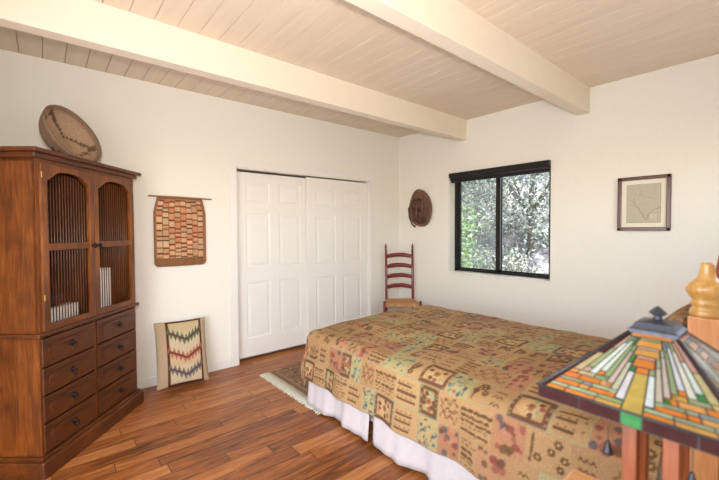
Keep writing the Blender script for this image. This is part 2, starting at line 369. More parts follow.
# ------------------------------------------------------------------ window
win=bpy.data.objects.new('window_1',None); COL.objects.link(win); win.location=((WX0+WX1)/2,YB+.15,WZ0); win['kind']='structure'
def wloc(mb): mb.v=[(x-win.location.x,y-win.location.y,z-win.location.z) for x,y,z in mb.v]; return mb
yw=YB+.15; mb=MB()
mb.box(WX0,WX0+.05,yw-.02,yw+.05,WZ0,WZ1); mb.box(WX1-.05,WX1,yw-.02,yw+.05,WZ0,WZ1); mb.box(WX0,WX1,yw-.02,yw+.05,WZ0,WZ0+.03); mb.box(WX0,WX1,yw-.02,yw+.05,WZ1-.035,WZ1)
wloc(mb).build('window_frame',M_black,win)
wm=(WX0+WX1)/2-.03
for nm,(a,b,yy) in {'sash':(WX0+.03,wm+.03,yw-.012),'sash.001':(wm-.02,WX1-.03,yw+.02)}.items():
    s=.055; mb=MB(); mb.box(a,a+s,yy,yy+.02,WZ0+.025,WZ1-.03); mb.box(b-s,b,yy,yy+.02,WZ0+.025,WZ1-.03); mb.box(a,b,yy,yy+.02,WZ0+.025,WZ0+.05); mb.box(a,b,yy,yy+.02,WZ1-.06,WZ1-.03)
    so=wloc(mb).build('sash',M_black,win)
    wloc(MB().box(a+s-.003,b-s+.003,yy+.008,yy+.013,WZ0+.047,WZ1-.057)).build('glass_pane',M_pane,so)
wloc(MB().add([(WX0+.04,yw+.045,WZ0+.03),(wm+.02,yw+.045,WZ0+.03),(wm+.02,yw+.045,WZ1-.03),(WX0+.04,yw+.045,WZ1-.03)],[(0,1,2,3)])).build('insect_screen',M_screen,win)
wloc(MB().box(WX1-.1,WX1-.06,yw-.035,yw-.012,WZ0+.028,WZ0+.055,bev=.003)).build('window_latch',M_black,win)
wloc(MB().box(WX0,WX1,YB-.012,yw-.02,WZ0-.012,WZ0+.004)).build('window_sill',M_white,win)
# black roller blind across the head of the window
bl=thing('roller_blind','black rolled-up blind cassette across the top of the window','blind',((WX0+WX1)/2,YB-.03,2.0))
hw=(WX1-WX0)/2
mb=MB(); mb.box(-hw+.035,hw,-.02,.045,.03,.088,bev=.006); mb.build('cassette',M_black,bl)
mb=MB(); mb.tube([(-hw+.05,.015,.018),(hw-.01,.015,.018)],.026,16); mb.build('fabric_roll',M_blind,bl)
mb=MB(); mb.box(-hw+.05,hw-.008,.004,.026,-.03,-.005,bev=.004); mb.build('bottom_bar',M_black,bl)

# ------------------------------------------------------------------ corner cabinet
CAB=(1.092,-.075,0); CA=math.atan2(.647,-.762)
cab=thing('cabinet','tall brown wooden cabinet with arched spindle doors and eight drawers','cabinet',CAB,CA)
u0,u1,D0,D1=.105,1.005,.03,.44
um=.545
def part(name,mb,mat,par,**k): return mb.build(name,mat,par,**k)
# carcass (open front behind the doors)
mb=MB(); t=.022
mb.box(u0,u0+t,D0,D1,.1,.80); mb.box(u1-t,u1,D0,D1,.1,.80); mb.box(u0+t,u1-t,D1-.015,D1,.1,.80); mb.box(u0,u1,D0+.004,D1,.09,.12)
mb.box(u0+t,u1-t,D0+.02,D0+.03,.12,.79)
mb.box(um-.012,um+.012,D0+.0,D0+.02,.12,.79)
part('lower_carcass',mb,M_cab,cab)
mb=MB()
mb.box(u0,u0+t,D0,D1,.82,1.81); mb.box(u1-t,u1,D0,D1,.82,1.81)
mb.box(u0,u0+.026,D0-.004,D0+.018,.82,1.81); mb.box(u1-.026,u1,D0-.004,D0+.018,.82,1.81)
mb.box(u0,u1,D0,D1,1.79,1.81)
part('upper_carcass',mb,M_cab,cab)
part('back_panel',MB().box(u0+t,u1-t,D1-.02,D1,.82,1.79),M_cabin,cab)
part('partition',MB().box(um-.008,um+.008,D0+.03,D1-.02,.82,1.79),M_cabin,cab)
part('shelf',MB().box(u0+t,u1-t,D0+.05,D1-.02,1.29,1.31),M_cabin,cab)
part('cornice',MB().box(u0-.045,u1+.05,D0-.045,D1+.0,1.838,1.862,bev=.006).box(u0-.02,u1+.025,D0-.022,D1,1.808,1.84,bev=.008),M_cabh,cab)
part('waist_molding',MB().box(u0-.022,u1+.022,D0-.022,D1,.796,.822,bev=.008),M_cabh,cab)
mb=MB(); mb.box(u0-.035,u1+.035,D0-.04,D1,0,.10,bev=.012); mb.box(u0-.018,u1+.018,D0-.02,D1,.098,.118,bev=.006)
part('plinth',mb,M_cabh,cab)
def arch(x,xa,xb,zt,rise):
    """ogee-ish arched head of the door opening"""
    s=(x-xa)/(xb-xa); 
    e=.14
    if s<e: k=.5-.5*math.cos(PI*s/e); k*=.4
    elif s>1-e: k=.5-.5*math.cos(PI*(1-s)/e); k*=.4
    else:
        q=(s-.5)/(.5-e); k=.4+.6*(1-q*q)**.5 if abs(q)<1 else .4
    return zt+rise*k
def door(x0,x1,knobx,hx):
    z0,z1=.824,1.785; sw=.041; xa,xb=x0+sw,x1-sw; zb=z0+.036; zt=1.69; rise=.062
    d=bpy.data.objects.new('door',None); COL.objects.link(d); d.parent=cab; d.location=((x0+x1)/2,D0-.006,z0); ox=(x0+x1)/2
    def lo(mb): mb.v=[(x-ox,y,z-z0) for x,y,z in mb.v]; return mb
    mb=MB(); ya,yb=-.012,.012
    mb.box(x0,xa,ya,yb,z0,z1,bev=.002); mb.box(xb,x1,ya,yb,z0,z1,bev=.002); mb.box(xa,xb,ya,yb,z0,zb,bev=.002)
    mb.box(xa,xb,ya+.002,yb,1.285,1.325,bev=.002)
    n=28; poly=[(xa+(xb-xa)*i/n,arch(xa+(xb-xa)*i/n,xa,xb,zt,rise)) for i in range(n+1)]
    for i in range(n):
        (p,q),(r,s)=poly[i],poly[i+1]
        mb.add([(p,ya,q),(r,ya,s),(r,ya,z1),(p,ya,z1),(p,yb,q),(r,yb,s),(r,yb,z1),(p,yb,z1)],[(0,1,2,3),(4,7,6,5),(0,4,5,1),(3,2,6,7),(0,3,7,4),(1,5,6,2)])
    lo(mb).build('door_frame',M_cab,d)
    m=15
    for i in range(m):
        x=xa+(xb-xa)*(i+.5)/m
        lo(MB().tube([(x,.018,zb-.02),(x,.018,(zb+zt)/2),(x,.018,arch(x,xa,xb,zt,rise)-.012)],.0034,8)).build('spindle',M_spin,d)
    mb=MB(); Mx=Matrix.Rotation(PI/2,4,'X')
    mb.lathe([(.006,0),(.007,.008),(.015,.016),(.016,.022),(.010,.028)],14,(knobx,-.012,1.30),Mx)
    lo(mb).build('knob',M_iron,d)
    for hz in (1.70,1.0):
        lo(MB().box(hx-.003,hx+.003,-.015,-.008,hz,hz+.035,bev=.002)).build('hinge',M_brass,d)
door(u0+.022,um-.002,um-.024,u0+.026); door(um+.002,u1-.022,um+.024,u1-.026)
# drawers
zs=[.79,.618,.455,.295,.125]
for r in range(4):
    for c,(a,b) in enumerate(((u0+.012,um-.014),(um+.014,u1-.012))):
        za,zb=zs[r+1]+.006,zs[r]-.006; cx,cz=(a+b)/2,(za+zb)/2
        dr=bpy.data.objects.new('drawer',None); COL.objects.link(dr); dr.parent=cab; dr.location=(cx,D0,cz)
        hw_,hh=(b-a)/2,(zb-za)/2
        mb=MB(); mb.box(-hw_,hw_,-.010,.015,-hh,hh,bev=.004)
        # raised field with ogee ends
        n=12; ex,ez=hw_-.035,hh-.032; pl=[]
        for s in (1,-1):
            for k in range(n+1):
                w=-PI/2+PI*k/n
                pl.append((s*(ex-.06)+s*.06*abs(math.cos(w))**.7, s*ez*math.sin(w)))
        mb.prism(pl,-.0155,-.008)
        pl2=[(x*.95,z*.86) for x,z in pl]; mb.prism(pl2,-.019,-.012)
        mb.build('drawer_front',M_cabh,dr)
        mb=MB(); Mx=Matrix.Rotation(PI/2,4,'X')
        mb.lathe([(.019,0),(.018,.004),(.008,.006),(.006,.014),(.009,.020),(.005,.024)],16,(0,-.019,.004),Mx)
        ring=[(.016*math.cos(w),-.036,-.012+.016*math.sin(w)) for w in [2*PI*k/16 for k in range(17)]]
        mb.tube(ring,.0026,6); mb.build('ring_pull',M_iron,dr)

def inlocal(u,y,z):
    d=Vector((math.cos(CA),math.sin(CA),0)); q=Vector((-math.sin(CA),math.cos(CA),0)); return Vector(CAB)+d*u+q*y+Vector((0,0,z))
# things kept behind the spindles
p=inlocal(.30,.155,.822); ps=MB()
for k in range(14): ps.box(-.15+random.uniform(-.004,.004),.15+random.uniform(-.004,.004),-.09,.09,k*.008,k*.008+.007)
o=ps.build('paper_stack',M_paper,None,p,(0,0,CA)); tag(o,'white stack of papers lying behind the left spindle door of the cabinet','papers')
p=inlocal(.30,.17,.935)
mb=MB(); mb.box(-.12,.12,-.08,.08,0,.075,bev=.02); o=mb.build('folded_cloth',M_dkobj,None,p,(0,0,CA+.1)); tag(o,'dark folded cloth on top of the paper stack behind spindles','cloth')
for k,(w,h) in enumerate(((.032,.30),(.026,.31),(.04,.29),(.045,.305))):
    p=inlocal(.625+sum((.032,.026,.04,.045)[:k])+k*.003+w/2,.165,.822)
    b=thing('book',('white spined book behind the right spindle door, nearest the door meeting stile','narrow white book second from the left behind the right spindle door','thick white book third from the left behind the right spindle door','white book standing rightmost of the row behind the right spindle door')[k],'book',p,CA,'white books behind the cabinet door')
    MB().box(-w/2,w/2,-.10,.10,0,h,bev=.002).build('cover',M_paper,b)
    MB().box(-w/2+.003,w/2-.003,-.097,.102,.003,h-.003).build('pages',M_mat,b)

# ------------------------------------------------------------------ camera basis (used for placing the leaning basket)
CAM=Vector((3.755,0,1.4)); YAW,PIT,ROL=0.869215,-.028327,-.00459; FPX=374.533
cp,sp_=math.cos(PIT),math.sin(PIT); fw=Vector((-math.sin(YAW)*cp,math.cos(YAW)*cp,sp_)); r0=Vector((math.cos(YAW),math.sin(YAW),0)); up0=r0.cross(fw)
rt=r0*math.cos(ROL)+up0*math.sin(ROL); up=-r0*math.sin(ROL)+up0*math.cos(ROL)

# basket tray leaning on top of the cabinet
bc=inlocal(.59,.16,2.02); R=.205
v=(CAM-bc).normalized(); ir=v.cross(Vector((0,0,1))).normalized()*-1; iu=v.cross(ir)*1
if iu.z<0: iu=-iu
m_=(v*.50+ (ir*.77+iu*.60)*.866).normalized()
zx=m_; xx=Vector((0,0,1)).cross(zx).normalized(); yx=zx.cross(xx)
BM=Matrix((xx,yx,zx)).transposed().to_4x4()
nr,na=26,72; P=np.zeros((nr*2,na+1,3)); Cc=np.zeros((nr*2,na+1,3))
tan,brn,drk=(np.array(lin(c)) for c in ((172,142,116),(136,110,90),(104,82,68)))
for i in range(nr*2):
    inner=i<nr; t=(i/(nr-1)) if inner else 1-(i-nr)/(nr-1)
    rr=R*t; dep=-.13*(1-t**5) - (0 if inner else .010)
    if not inner: rr+=.006*t
    for j in range(na+1):
        a=2*PI*j/na; P[i,j]=BM@Vector((rr*math.cos(a),rr*math.sin(a),dep))
        q=abs(((a/(2*PI)*3+.12)%1)-.5)*2; zig=.35+.55*q+.04*math.sin(a*34)
        c=tan if inner else (tan+brn)/2*.9
        if abs(t-zig)<.055: c=drk
        if t>.95: c=brn
        Cc[i,j]=c*(1+.06*math.sin(t*150))
low=P[...,2].min()
bo=grid_mesh('basket_tray',P,M_bask,Cc); bo.location=(bc.x,bc.y,1.862-low+.001); tag(bo,'round coiled basket with brown zigzag leaning on top of the cabinet','basket')

# ------------------------------------------------------------------ woven hanging on the left wall
wh=thing('wall_hanging','rust and tan woven pouch hanging from a stick on left wall','wall hanging',(.012,.98,1.70))
cv=Canvas(.50,.64,(168,118,80),.002)
hw_,hh=.46,.60
yy=.03
cols=[(196,140,100),(202,156,116),(208,170,130),(190,128,92),(194,160,124),(184,146,108)]
for cidx in range(8):
    x0=.025+cidx*.056; y=.02+random.uniform(0,.03)
    while y<.535:
        h=random.choice((.03,.045,.045,.06)); 
        cv.rect(x0,y,x0+.05,min(y+h,.55),random.choice(cols)); cv.rect(x0,y,x0+.056,y+.009,(50,36,30)); 
        if random.random()<.5: cv.rect(x0,y+.008,x0+.05,y+.013,(186,84,50))
        cv.rect(x0+.050,y,x0+.056,y+h,(80,54,42),.6); y+=h+.006
cv.rect(0,.555,.5,.65,(132,92,60)); cv.rect(0,.55,.5,.556,(70,46,34)); cv.rect(0,0,.022,.6,(140,100,70)); cv.rect(.475,0,.5,.6,(140,100,70)); cv.rect(0,0,.5,.016,(120,84,58)); cv.blur(1)
n,m=90,120; P=np.zeros((m,n,3)); Cc=np.zeros((m,n,3))
for i in range(m):
    s=i/(m-1); wd=.39+.06*min(1,s/.22)**1.0 if s<.22 else .45
    if s>.94: wd=.45-.05*((s-.94)/.06)**2
    for j in range(n):
        q=j/(n-1)-.5
        bul=.018*math.cos(q*PI)*(math.sin(min(1,s*1.1)*PI*.6)) + .003*math.sin(q*40)*s
        P[i,j]=(.006+bul,q*wd*1.0+.0,-s*.63)
    Cc[i]=cv.at(np.linspace(.0,.5,n),np.full(n,s*.62))
grid_mesh('woven_pouch',P,M_hang,Cc,wh,thick=.006)
MB().tube([(.012,-.265,.006),(.012,0,.004),(.012,.285,-.002)],[.0065,.0075,.006],10).build('stick',M_rod,wh)

# ------------------------------------------------------------------ kilim cushion leaning on the left wall
def cushion_grid(w,h,th,n,m,flat=2.6):
    U=np.linspace(-1,1,n); V=np.linspace(-1,1,m); g=[]
    UU,VV=np.meshgrid(U,V)
    f=np.clip((1-np.abs(UU)**flat)*(1-np.abs(VV)**flat),0,1)**.5
    px=UU*w/2*(1-.05*(1-np.abs(VV)**2)*0-.045*(VV**2<.999)*(1-VV**2)*np.abs(UU)); pz=VV*h/2*(1-.03*(1-UU**2))
    return UU,VV,px,pz,f*th/2
W_,H_=.43,.575
UU,VV,px,pz,th=cushion_grid(W_,H_,.12,100,130)
cv=Canvas(W_,H_,(176,152,120),.002)
fx0,fx1=.085,.385; cv.rect(fx0,.0,fx1,H_,(82,44,28)); cv.rect(fx0+.022,.018,fx1-.018,H_-.022,(194,176,142))
def chev(yc,col,colt,w=.022):
    x0,x1=fx0+.022,fx1-.018; xm=x0+(x1-x0)*.55
    for side in (0,1):
        k=9
        for i in range(k):
            s=i/(k-1); xa=x0+(xm-x0)*s if side==0 else xm+(x1-xm)*s
            ya=yc+.075*s if side==0 else yc+.075*(1-s)
            up_=(i%2==0)
            L=.055 if up_ else .05
            for q in range(8): cv.rect(xa-.017*(1-q/8),ya-L*(q/8)-.004,xa+.017*(1-q/8),ya-L*(q/8)+.008,colt) if up_ else cv.rect(xa-.017*(1-q/8),ya+L*(q/8)-.004,xa+.017*(1-q/8),ya+L*(q/8)+.008,colt)
    cv.line([(x0,yc),(xm,yc+.075),(x1,yc)],w,col)
cv.rect(fx0+.022,.018,fx1-.018,.11,(186,166,120),.6); cv.rect(fx0+.022,.30,fx1-.018,.40,(196,160,124),.7)
chev(.10,(84,72,58),(96,98,72),.018); chev(.265,(112,58,40),(168,102,76),.018); chev(.415,(92,76,76),(116,100,98),.018); cv.blur(1)
Cf=cv.at((UU+1)/2*W_,(1-(VV+1)/2)*H_)
cu=thing('throw_cushion','tan kilim cushion with zigzag chevrons leaning on left wall by closet','cushion',(.20,.935,.014))
lean=math.radians(-13)
RM=Matrix.Rotation(math.radians(-5),4,'Z')@Matrix.Rotation(lean,4,'Y')
def cush(sign,Cc,nm,mat,par):
    P=np.zeros(px.shape+(3,))
    for i in range(px.shape[0]):
        for j in range(px.shape[1]):
            P[i,j]=RM@Vector((sign*th[i,j],px[i,j],pz[i,j]+H_/2))
    return grid_mesh(nm,P,mat,Cc,par)
cush(1,Cf,'kilim_front',M_kilim,cu); cush(-1,np.ones_like(Cf)*np.array(lin((176,152,120))),'cushion_back',M_kilim,cu)

# ------------------------------------------------------------------ ladder back chair in the corner
ch=thing('ladder_back_chair','oxblood red ladder-back chair with woven rush seat in the corner','chair',(.475,3.485,0),math.atan2(.764,.646))
ch.scale=(1.05,1,1.03); fwid,bwid,dep=.218,.172,.35
def post(x,y,top,lean,turn=True):
    prof=[]; 
    pts=[(x,y,0),(x,y,.2),(x,y,.44)];rs=[.012,.016,.017]
    return pts,rs
for s in (-1,1):
    x=s*fwid; mb=MB()
    mb.lathe([(.011,0),(.015,.03),(.017,.2),(.0175,.3),(.017,.42),(.013,.435),(.018,.45),(.013,.468)],14,(x,0,0)); mb.build('leg',M_red,ch)
    x=s*bwid; mb=MB()
    mb.tube([(x,dep,0),(x,dep,.44),(x*1.0,dep+.022,.8),(x*1.01,dep+.055,1.09)],[.013,.0165,.016,.0145],14)
    mb.lathe([(.0145,0),(.009,.008),(.015,.025),(.016,.035),(.009,.055),(.004,.075),(.0015,.085)],14,(x*1.01,dep+.055,1.09)); mb.build('back_post',M_red,ch)
for z in (.575,.71,.845,.98):
    mb=MB(); n=16; V=[];yb=dep+.0+.055*max(0,(z-.44)/.65)
    for i in range(n+1):
        s=i/n*2-1; x=s*bwid; bow=.018*(1-s*s)
        lo_=z-.01+.022*(1-s*s); hi=z+.034+.030*(1-abs(s)**2.2)
        V.append([(x,yb+bow-.005,lo_),(x,yb+bow+.005,lo_),(x,yb+bow+.010,hi),(x,yb+bow,hi)])
    vs=[p for q in V for p in q]; fs=[]
    for i in range(n):
        for k in range(4): k2=(k+1)%4; fs.append((i*4+k,i*4+k2,(i+1)*4+k2,(i+1)*4+k))
    mb.add(vs,fs,True); mb.build('back_slat',M_red,ch)
# rush seat: four woven triangles, wrapped over the rails
mb=MB(); n=14
fl=[(-fwid,-.008),(fwid,-.008),(bwid,dep+.008),(-bwid,dep+.008)]; c=(0,dep/2)
for k in range(4):
    a,b=fl[k],fl[(k+1)%4]; vs=[];fs=[]
    for i in range(n+1):
        t=i/n
        p=(a[0]+(c[0]-a[0])*t,a[1]+(c[1]-a[1])*t); q=(b[0]+(c[0]-b[0])*t,b[1]+(c[1]-b[1])*t); zz=.437-.012*t+ (.004 if i%2 else 0)
        vs+=[(p[0],p[1],zz),(q[0],q[1],zz)]
        if i: fs.append((2*i-2,2*i-1,2*i+1,2*i))
    mb.add(vs,fs)
    mb.add([(a[0],a[1],.437),(b[0],b[1],.437),(b[0],b[1],.398),(a[0],a[1],.398)],[(0,1,2,3)])
mb.add([(p[0],p[1],.398) for p in fl],[(0,1,2,3)])
mb.build('rush_seat',M_rush,ch)
for z in (.14,.30):
    MB().tube([(-fwid,0,z),(0,0,z),(fwid,0,z)],[.009,.0125,.009]).build('stretcher',M_red,ch)
    for s in (-1,1): MB().tube([(s*fwid,0,z-.03),(s*(fwid+bwid)/2,dep/2,z-.03),(s*bwid,dep,z-.03)],[.009,.011,.009]).build('stretcher',M_red,ch)
MB().tube([(-bwid,dep,.22),(0,dep,.22),(bwid,dep,.22)],[.009,.012,.009]).build('stretcher',M_red,ch)

# ------------------------------------------------------------------ hat on the back wall
hat=thing('hat','brown weathered hat with oval brim hanging on wall left of window','hat',(.415,YB-.012,1.685))
def egg(a,rx,rz): 
    z=math.sin(a)*rz; x=math.cos(a)*rx*(1+.10*(-z/rz)*1); return x+.02*(-z/rz),z
na=56
rings=[(1.0,-.004),(1.0,-.018),(.93,-.026),(.84,-.016),(.70,-.02),(.62,-.035),(.2,-.03)]
P=np.array([[(lambda e:(e[0]*k,dy,e[1]*k))(egg(2*PI*j/na,.195,.25)) for j in range(na+1)] for k,dy in rings])
P[...,1]+= .012*np.sin(np.linspace(0,6*PI,na+1))[None,:]*np.array([1,1,.8,.5,.2,0,0])[:,None]-.006
grid_mesh('brim',P,M_hat,None,hat,thick=.004)
rings=[(.80,-.022),(.72,-.034),(.66,-.045),(.58,-.068),(.40,-.085),(.18,-.078),(.02,-.075)]
P=np.array([[(lambda e:(e[0]*k+.0,dy+.018*math.cos(4*2*PI*j/na)*(k<.6)*(k>.05),e[1]*k-.03))(egg(2*PI*j/na,.19,.23)) for j in range(na+1)] for k,dy in rings])
grid_mesh('crown',P,M_hatd,None,hat,thick=.003)
mb=MB()
for s in (-.2,.0,.2): mb.tube([(s*.35,-.05,.12),(s*.5,-.09,.02),(s*.45,-.085,-.10),(s*.4,-.05,-.17)],.011,8)
mb.build('crown_ridge',M_hat,hat)
MB().tube([(-.13,-.02,.10),(-.185,-.045,0),(-.165,-.05,-.13),(-.13,-.03,-.22),(-.085,-.02,-.255)],[.006,.008,.008,.01,.014],8).build('chin_strap',M_hatd,hat)

# ------------------------------------------------------------------ framed map
fm=thing('framed_map','small dark framed antique map hanging on back wall right of window','picture',(2.873,YB,1.378))
w,h,b=.372,.464,.03; mb=MB()
def bar(mb,x0,x1,z0,z1): mb.box(x0,x1,-.024,-.001,z0,z1,bev=.005)
bar(mb,-w/2,-w/2+b,0,h); bar(mb,w/2-b,w/2,0,h); bar(mb,-w/2+.001,w/2-.001,0,b); bar(mb,-w/2+.001,w/2-.001,h-b,h); mb.build('frame',M_frame,fm)
MB().box(-w/2+b,w/2-b,-.008,-.002,b,h-b).build('mat_board',M_mat,fm)
cv=Canvas(.24,.33,(186,178,156),.0015)
ln=(136,126,106)
cv.frame(0,0,.24,.33,.003,(140,130,110))
coast=[(.05,.15),(.07,.19),(.085,.2),(.1,.235),(.115,.25),(.125,.29),(.145,.305),(.15,.27),(.175,.235),(.2,.215),(.235,.205)]
cv.line(coast,.004,ln); cv.line([(.02,.13),(.05,.15),(.06,.09),(.1,.09),(.105,.05)],.002,ln); cv.line([(.1,.09),(.13,.11),(.17,.12),(.2,.13),(.2,.215)],.002,ln)
for k in range(60):
    x,y=random.uniform(.02,.22),random.uniform(.02,.2); 
    cv.line([(x,y),(x+random.uniform(-.03,.03),y+random.uniform(-.02,.02))],.0015,(172,162,140),.7)
cv.rect(.16,.25,.22,.30,(198,190,164)); cv.frame(.16,.25,.22,.30,.002,ln); cv.blur(1)
n,m=80,100; X,Z=np.meshgrid(np.linspace(0,.24,n),np.linspace(0,.33,m)); P=np.stack([X-.12,np.full_like(X,-.0085),h/2+.165-Z],-1)
grid_mesh('map_print',P,M_print,cv.at(X,Z),fm)

# ------------------------------------------------------------------ bed
BX,YN,YF,ZT=1.27,1.665,3.06,.62
bed=thing('bed','wide low bed with turned honey-wood posts and pale bed skirt','bed',(2.4,2.36,0))
def bl_(mb): mb.v=[(x-2.4,y-2.36,z) for x,y,z in mb.v]; return mb
PX=3.563
bl_(MB().box(1.25,3.47,1.64,3.08,.32,.585,bev=.06)).build('mattress',M_matt,bed)
bl_(MB().box(1.27,3.47,1.66,3.06,.10,.315,bev=.02)).build('box_spring',M_matt,bed)
for yy in (1.598,3.14):
    mb=MB(); mb.box(PX-.0395,PX+.0395,yy-.0395,yy+.0395,0,1.12,bev=.004); po=bl_(mb).build('bed_post',M_oak,bed)
    mb=MB(); mb.lathe([(.039,0),(.042,.010),(.041,.018),(.036,.026),(.035,.034),(.040,.040),(.040,.048),(.035,.053),(.042,.062),(.051,.078),(.053,.090),(.049,.101),(.038,.110),(.028,.118),(.0235,.126),(.020,.145),(.0175,.160),(.017,.166),(.014,.171)],28,(PX,yy,1.119)); bl_(mb).build('finial',M_fin,po)
mb=MB(); n=30
for i in range(n):
    def zt(k): s=k/n; return .98+.44*math.sin(PI*s)**.9
    ya=1.645+(3.09-1.645)*i/n; yb=1.645+(3.09-1.645)*(i+1)/n
    mb.add([(x,y_,z) for x in (PX-.016,PX+.016) for (y_,z) in ((ya,.3),(yb,.3),(yb,zt(i+1)),(ya,zt(i)))],[(0,1,2,3),(4,7,6,5),(3,2,6,7),(0,4,5,1)]+([(0,3,7,4)] if i==0 else [])+([(1,5,6,2)] if i==n-1 else []))
bl_(mb).build('headboard',M_head,bed)
# bed skirt (pleated, with an open pleat)
def skirt(path,seed):
    """path: list of (x,y,nx,ny) samples, outward normal"""
    rs=np.random.default_rng(seed); ph=rs.uniform(0,6); s=0; rows=10; P=np.zeros((rows,len(path),3))
    for j,(x,y,nx,ny) in enumerate(path):
        if j: s+=math.hypot(x-path[j-1][0],y-path[j-1][1])
        wv=math.sin(s*15+ph)+.6*math.sin(s*27+1.3*ph)+.3*math.sin(s*55)
        for i in range(rows):
            t=i/(rows-1); d=.012+t*(.028+.016*wv); P[i,j]=(x+nx*d,y+ny*d,.33-t*(.308+.005*math.sin(s*9)))
    return P
sk=[]
pf=[(1.235,3.05-k*(3.05-1.66)/70,-1,0) for k in range(71)]
pa=[(1.225+k*(1.955-1.225)/50,1.622,0,-1) for k in range(51)]; pb=[(1.985+k*(3.5-1.985)/100,1.622,0,-1) for k in range(101)]
me_v=[];me_f=[]
for i_,pth in enumerate((pf,pa,pb)):
    P=skirt(pth,i_+3); n_,m_2,_=P.shape; b0=len(me_v); me_v+=[(x-2.4,y-2.36,z) for x,y,z in P.reshape(-1,3)]
    for i in range(n_-1):
        for j in range(m_2-1): me_f.append((b0+i*m_2+j,b0+(i+1)*m_2+j,b0+(i+1)*m_2+j+1,b0+i*m_2+j+1))
me=bpy.data.meshes.new('bed_skirt'); me.from_pydata(me_v,[],me_f); me.update(); me.polygons.foreach_set('use_smooth',[True]*len(me_f))
so=link('bed_skirt',me,M_skirt,bed); so['label']='pale pinkish white pleated bed skirt'; md=so.modifiers.new('t','SOLIDIFY'); md.thickness=.003

# ---- coverlet pattern (patchwork tapestry)
DR=.425
SW,SH=(3.45-BX)+DR,(YF-YN)+2*DR
PS=1/.8; SWf,SHf=SW,SH; SW,SH=SW*PS,SH*PS
cv=Canvas(SW,SH,(172,133,90),.004)
tan=(170,134,92); brown=(100,70,44); rose=(142,84,68); teal=(106,128,112); slate=(84,80,78); sage=(148,146,104); gold=(186,148,96); pale=(194,160,114)
R_=random.Random(11)
def flower(x,y,r,c,c2):
    for k in range(6): a=k*PI/3; cv.disc(x+r*.6*math.cos(a),y+r*.6*math.sin(a),r*.36,c)
    cv.disc(x,y,r*.3,c2)
def motif(x0,y0,w,h,kind):
    x1,y1=x0+w,y0+h; cx,cy=x0+w/2,y0+h/2
    if kind=='med':
        fc=R_.choice((slate,brown,(104,70,52))); cv.frame(x0+.004,y0+.004,x1-.004,y1-.004,.028,fc); cv.disc(cx,cy,w*.30,pale,ry=h*.32)
        for k in range(9): a=k*2*PI/9; cv.disc(cx+w*.26*math.cos(a),cy+h*.26*math.sin(a),.017,R_.choice((rose,brown,sage,gold)))
        flower(cx,cy,.03,(150,104,70),brown)
        for k in range(14): cv.disc(R_.choice((x0+.016,x1-.016)),R_.uniform(y0,y1),.007,(150,120,84))
    elif kind=='rose':
        cv.rect(x0,y0,x1,y1,R_.choice(((166,112,84),(158,104,80),(170,124,88))),.75)
        for k in range(16): cv.disc(R_.uniform(x0+.015,x1-.015),R_.uniform(y0+.015,y1-.015),R_.uniform(.010,.024),R_.choice((rose,(128,64,56),(176,120,94),slate,brown)),.85)
    elif kind=='teal':
        cv.rect(x0,y0,x1,y1,R_.choice(((164,154,108),(174,152,104))),.8)
        for k in range(22):
            x,y=R_.uniform(x0+.01,x1-.01),R_.uniform(y0+.01,y1-.01); cv.disc(x,y,R_.uniform(.007,.014),R_.choice((teal,slate,(84,110,104),rose,sage)))
        for k in range(7):
            x,y=R_.uniform(x0+.02,x1-.03),R_.uniform(y0+.02,y1-.03); cv.line([(x,y),(x+R_.uniform(-.04,.04),y+R_.uniform(-.04,.04))],.006,slate)
    elif kind=='script':
        y=y0+.02
        while y<y1-.02:
            x=x0+.015; bold=R_.random()<.3
            while x<x1-.03:
                L=R_.uniform(.012,.05); th=.016 if bold else .007
                pts=[(x+q*.006,y+R_.uniform(-.005,.005)) for q in range(int(L/.006)+1)]
                if len(pts)>1: cv.line(pts,th,brown,.9)
                x+=L+.013
            y+=.034 if bold else .025
    elif kind=='zig':
        y=y0+.035
        while y<y1-.02:
            k=int((w-.05)/.014); cv.line([(x0+.025+i*.014,y+(.011 if i%2 else -.007)) for i in range(k)],.008,brown); y+=.052
    elif kind=='leaf':
        for k in range(5):
            x,y=R_.uniform(x0+.03,x1-.03),R_.uniform(y0+.03,y1-.03); flower(x,y,.024,brown,gold)
        cv.line([(x0+.03,y0+.03),(x0+.04,y1-.03)],.014,brown)
    elif kind=='branch':
        cv.line([(x0+.02,y0+.035),(cx,y0+.028),(x1-.03,y0+.05)],.024,brown)
        for k in range(5):
            x=x0+.03+k*(w-.06)/4; ye=y0+R_.uniform(.07,h-.05); pts=[(x+R_.uniform(-.01,.01),y0+.04+(ye-y0-.04)*q/4) for q in range(5)]; cv.line(pts,.006,brown)
            for q in range(10): a=q*2*PI/10; cv.disc(x+.013*math.cos(a),ye+.013*math.sin(a),.004,brown)
    elif kind=='vine':
        for k in range(3):
            pts=[(x0+.02+(w-.04)*q/14,y0+.03+(h-.06)*(k+.5)/3+.018*math.sin(q*.9+k*2)) for q in range(15)]; cv.line(pts,.006,(110,76,46))
            for q in range(0,15,2): cv.disc(pts[q][0],pts[q][1]+R_.choice((-.012,.012)),.008,R_.choice((brown,rose,(130,100,60))))
    elif kind=='bars':
        for k in range(3): 
            yk=y0+.03+k*(h-.05)/3; cv.rect(x0+.02,yk,x1-R_.uniform(.03,.08),yk+.018,brown); 
            for q in range(4): cv.rect(x0+.03+q*.04,yk+.024,x0+.045+q*.04,yk+.034,(120,84,50))
kinds=['med','rose','teal','script','zig','leaf','branch','vine','bars']
y=0; row=0
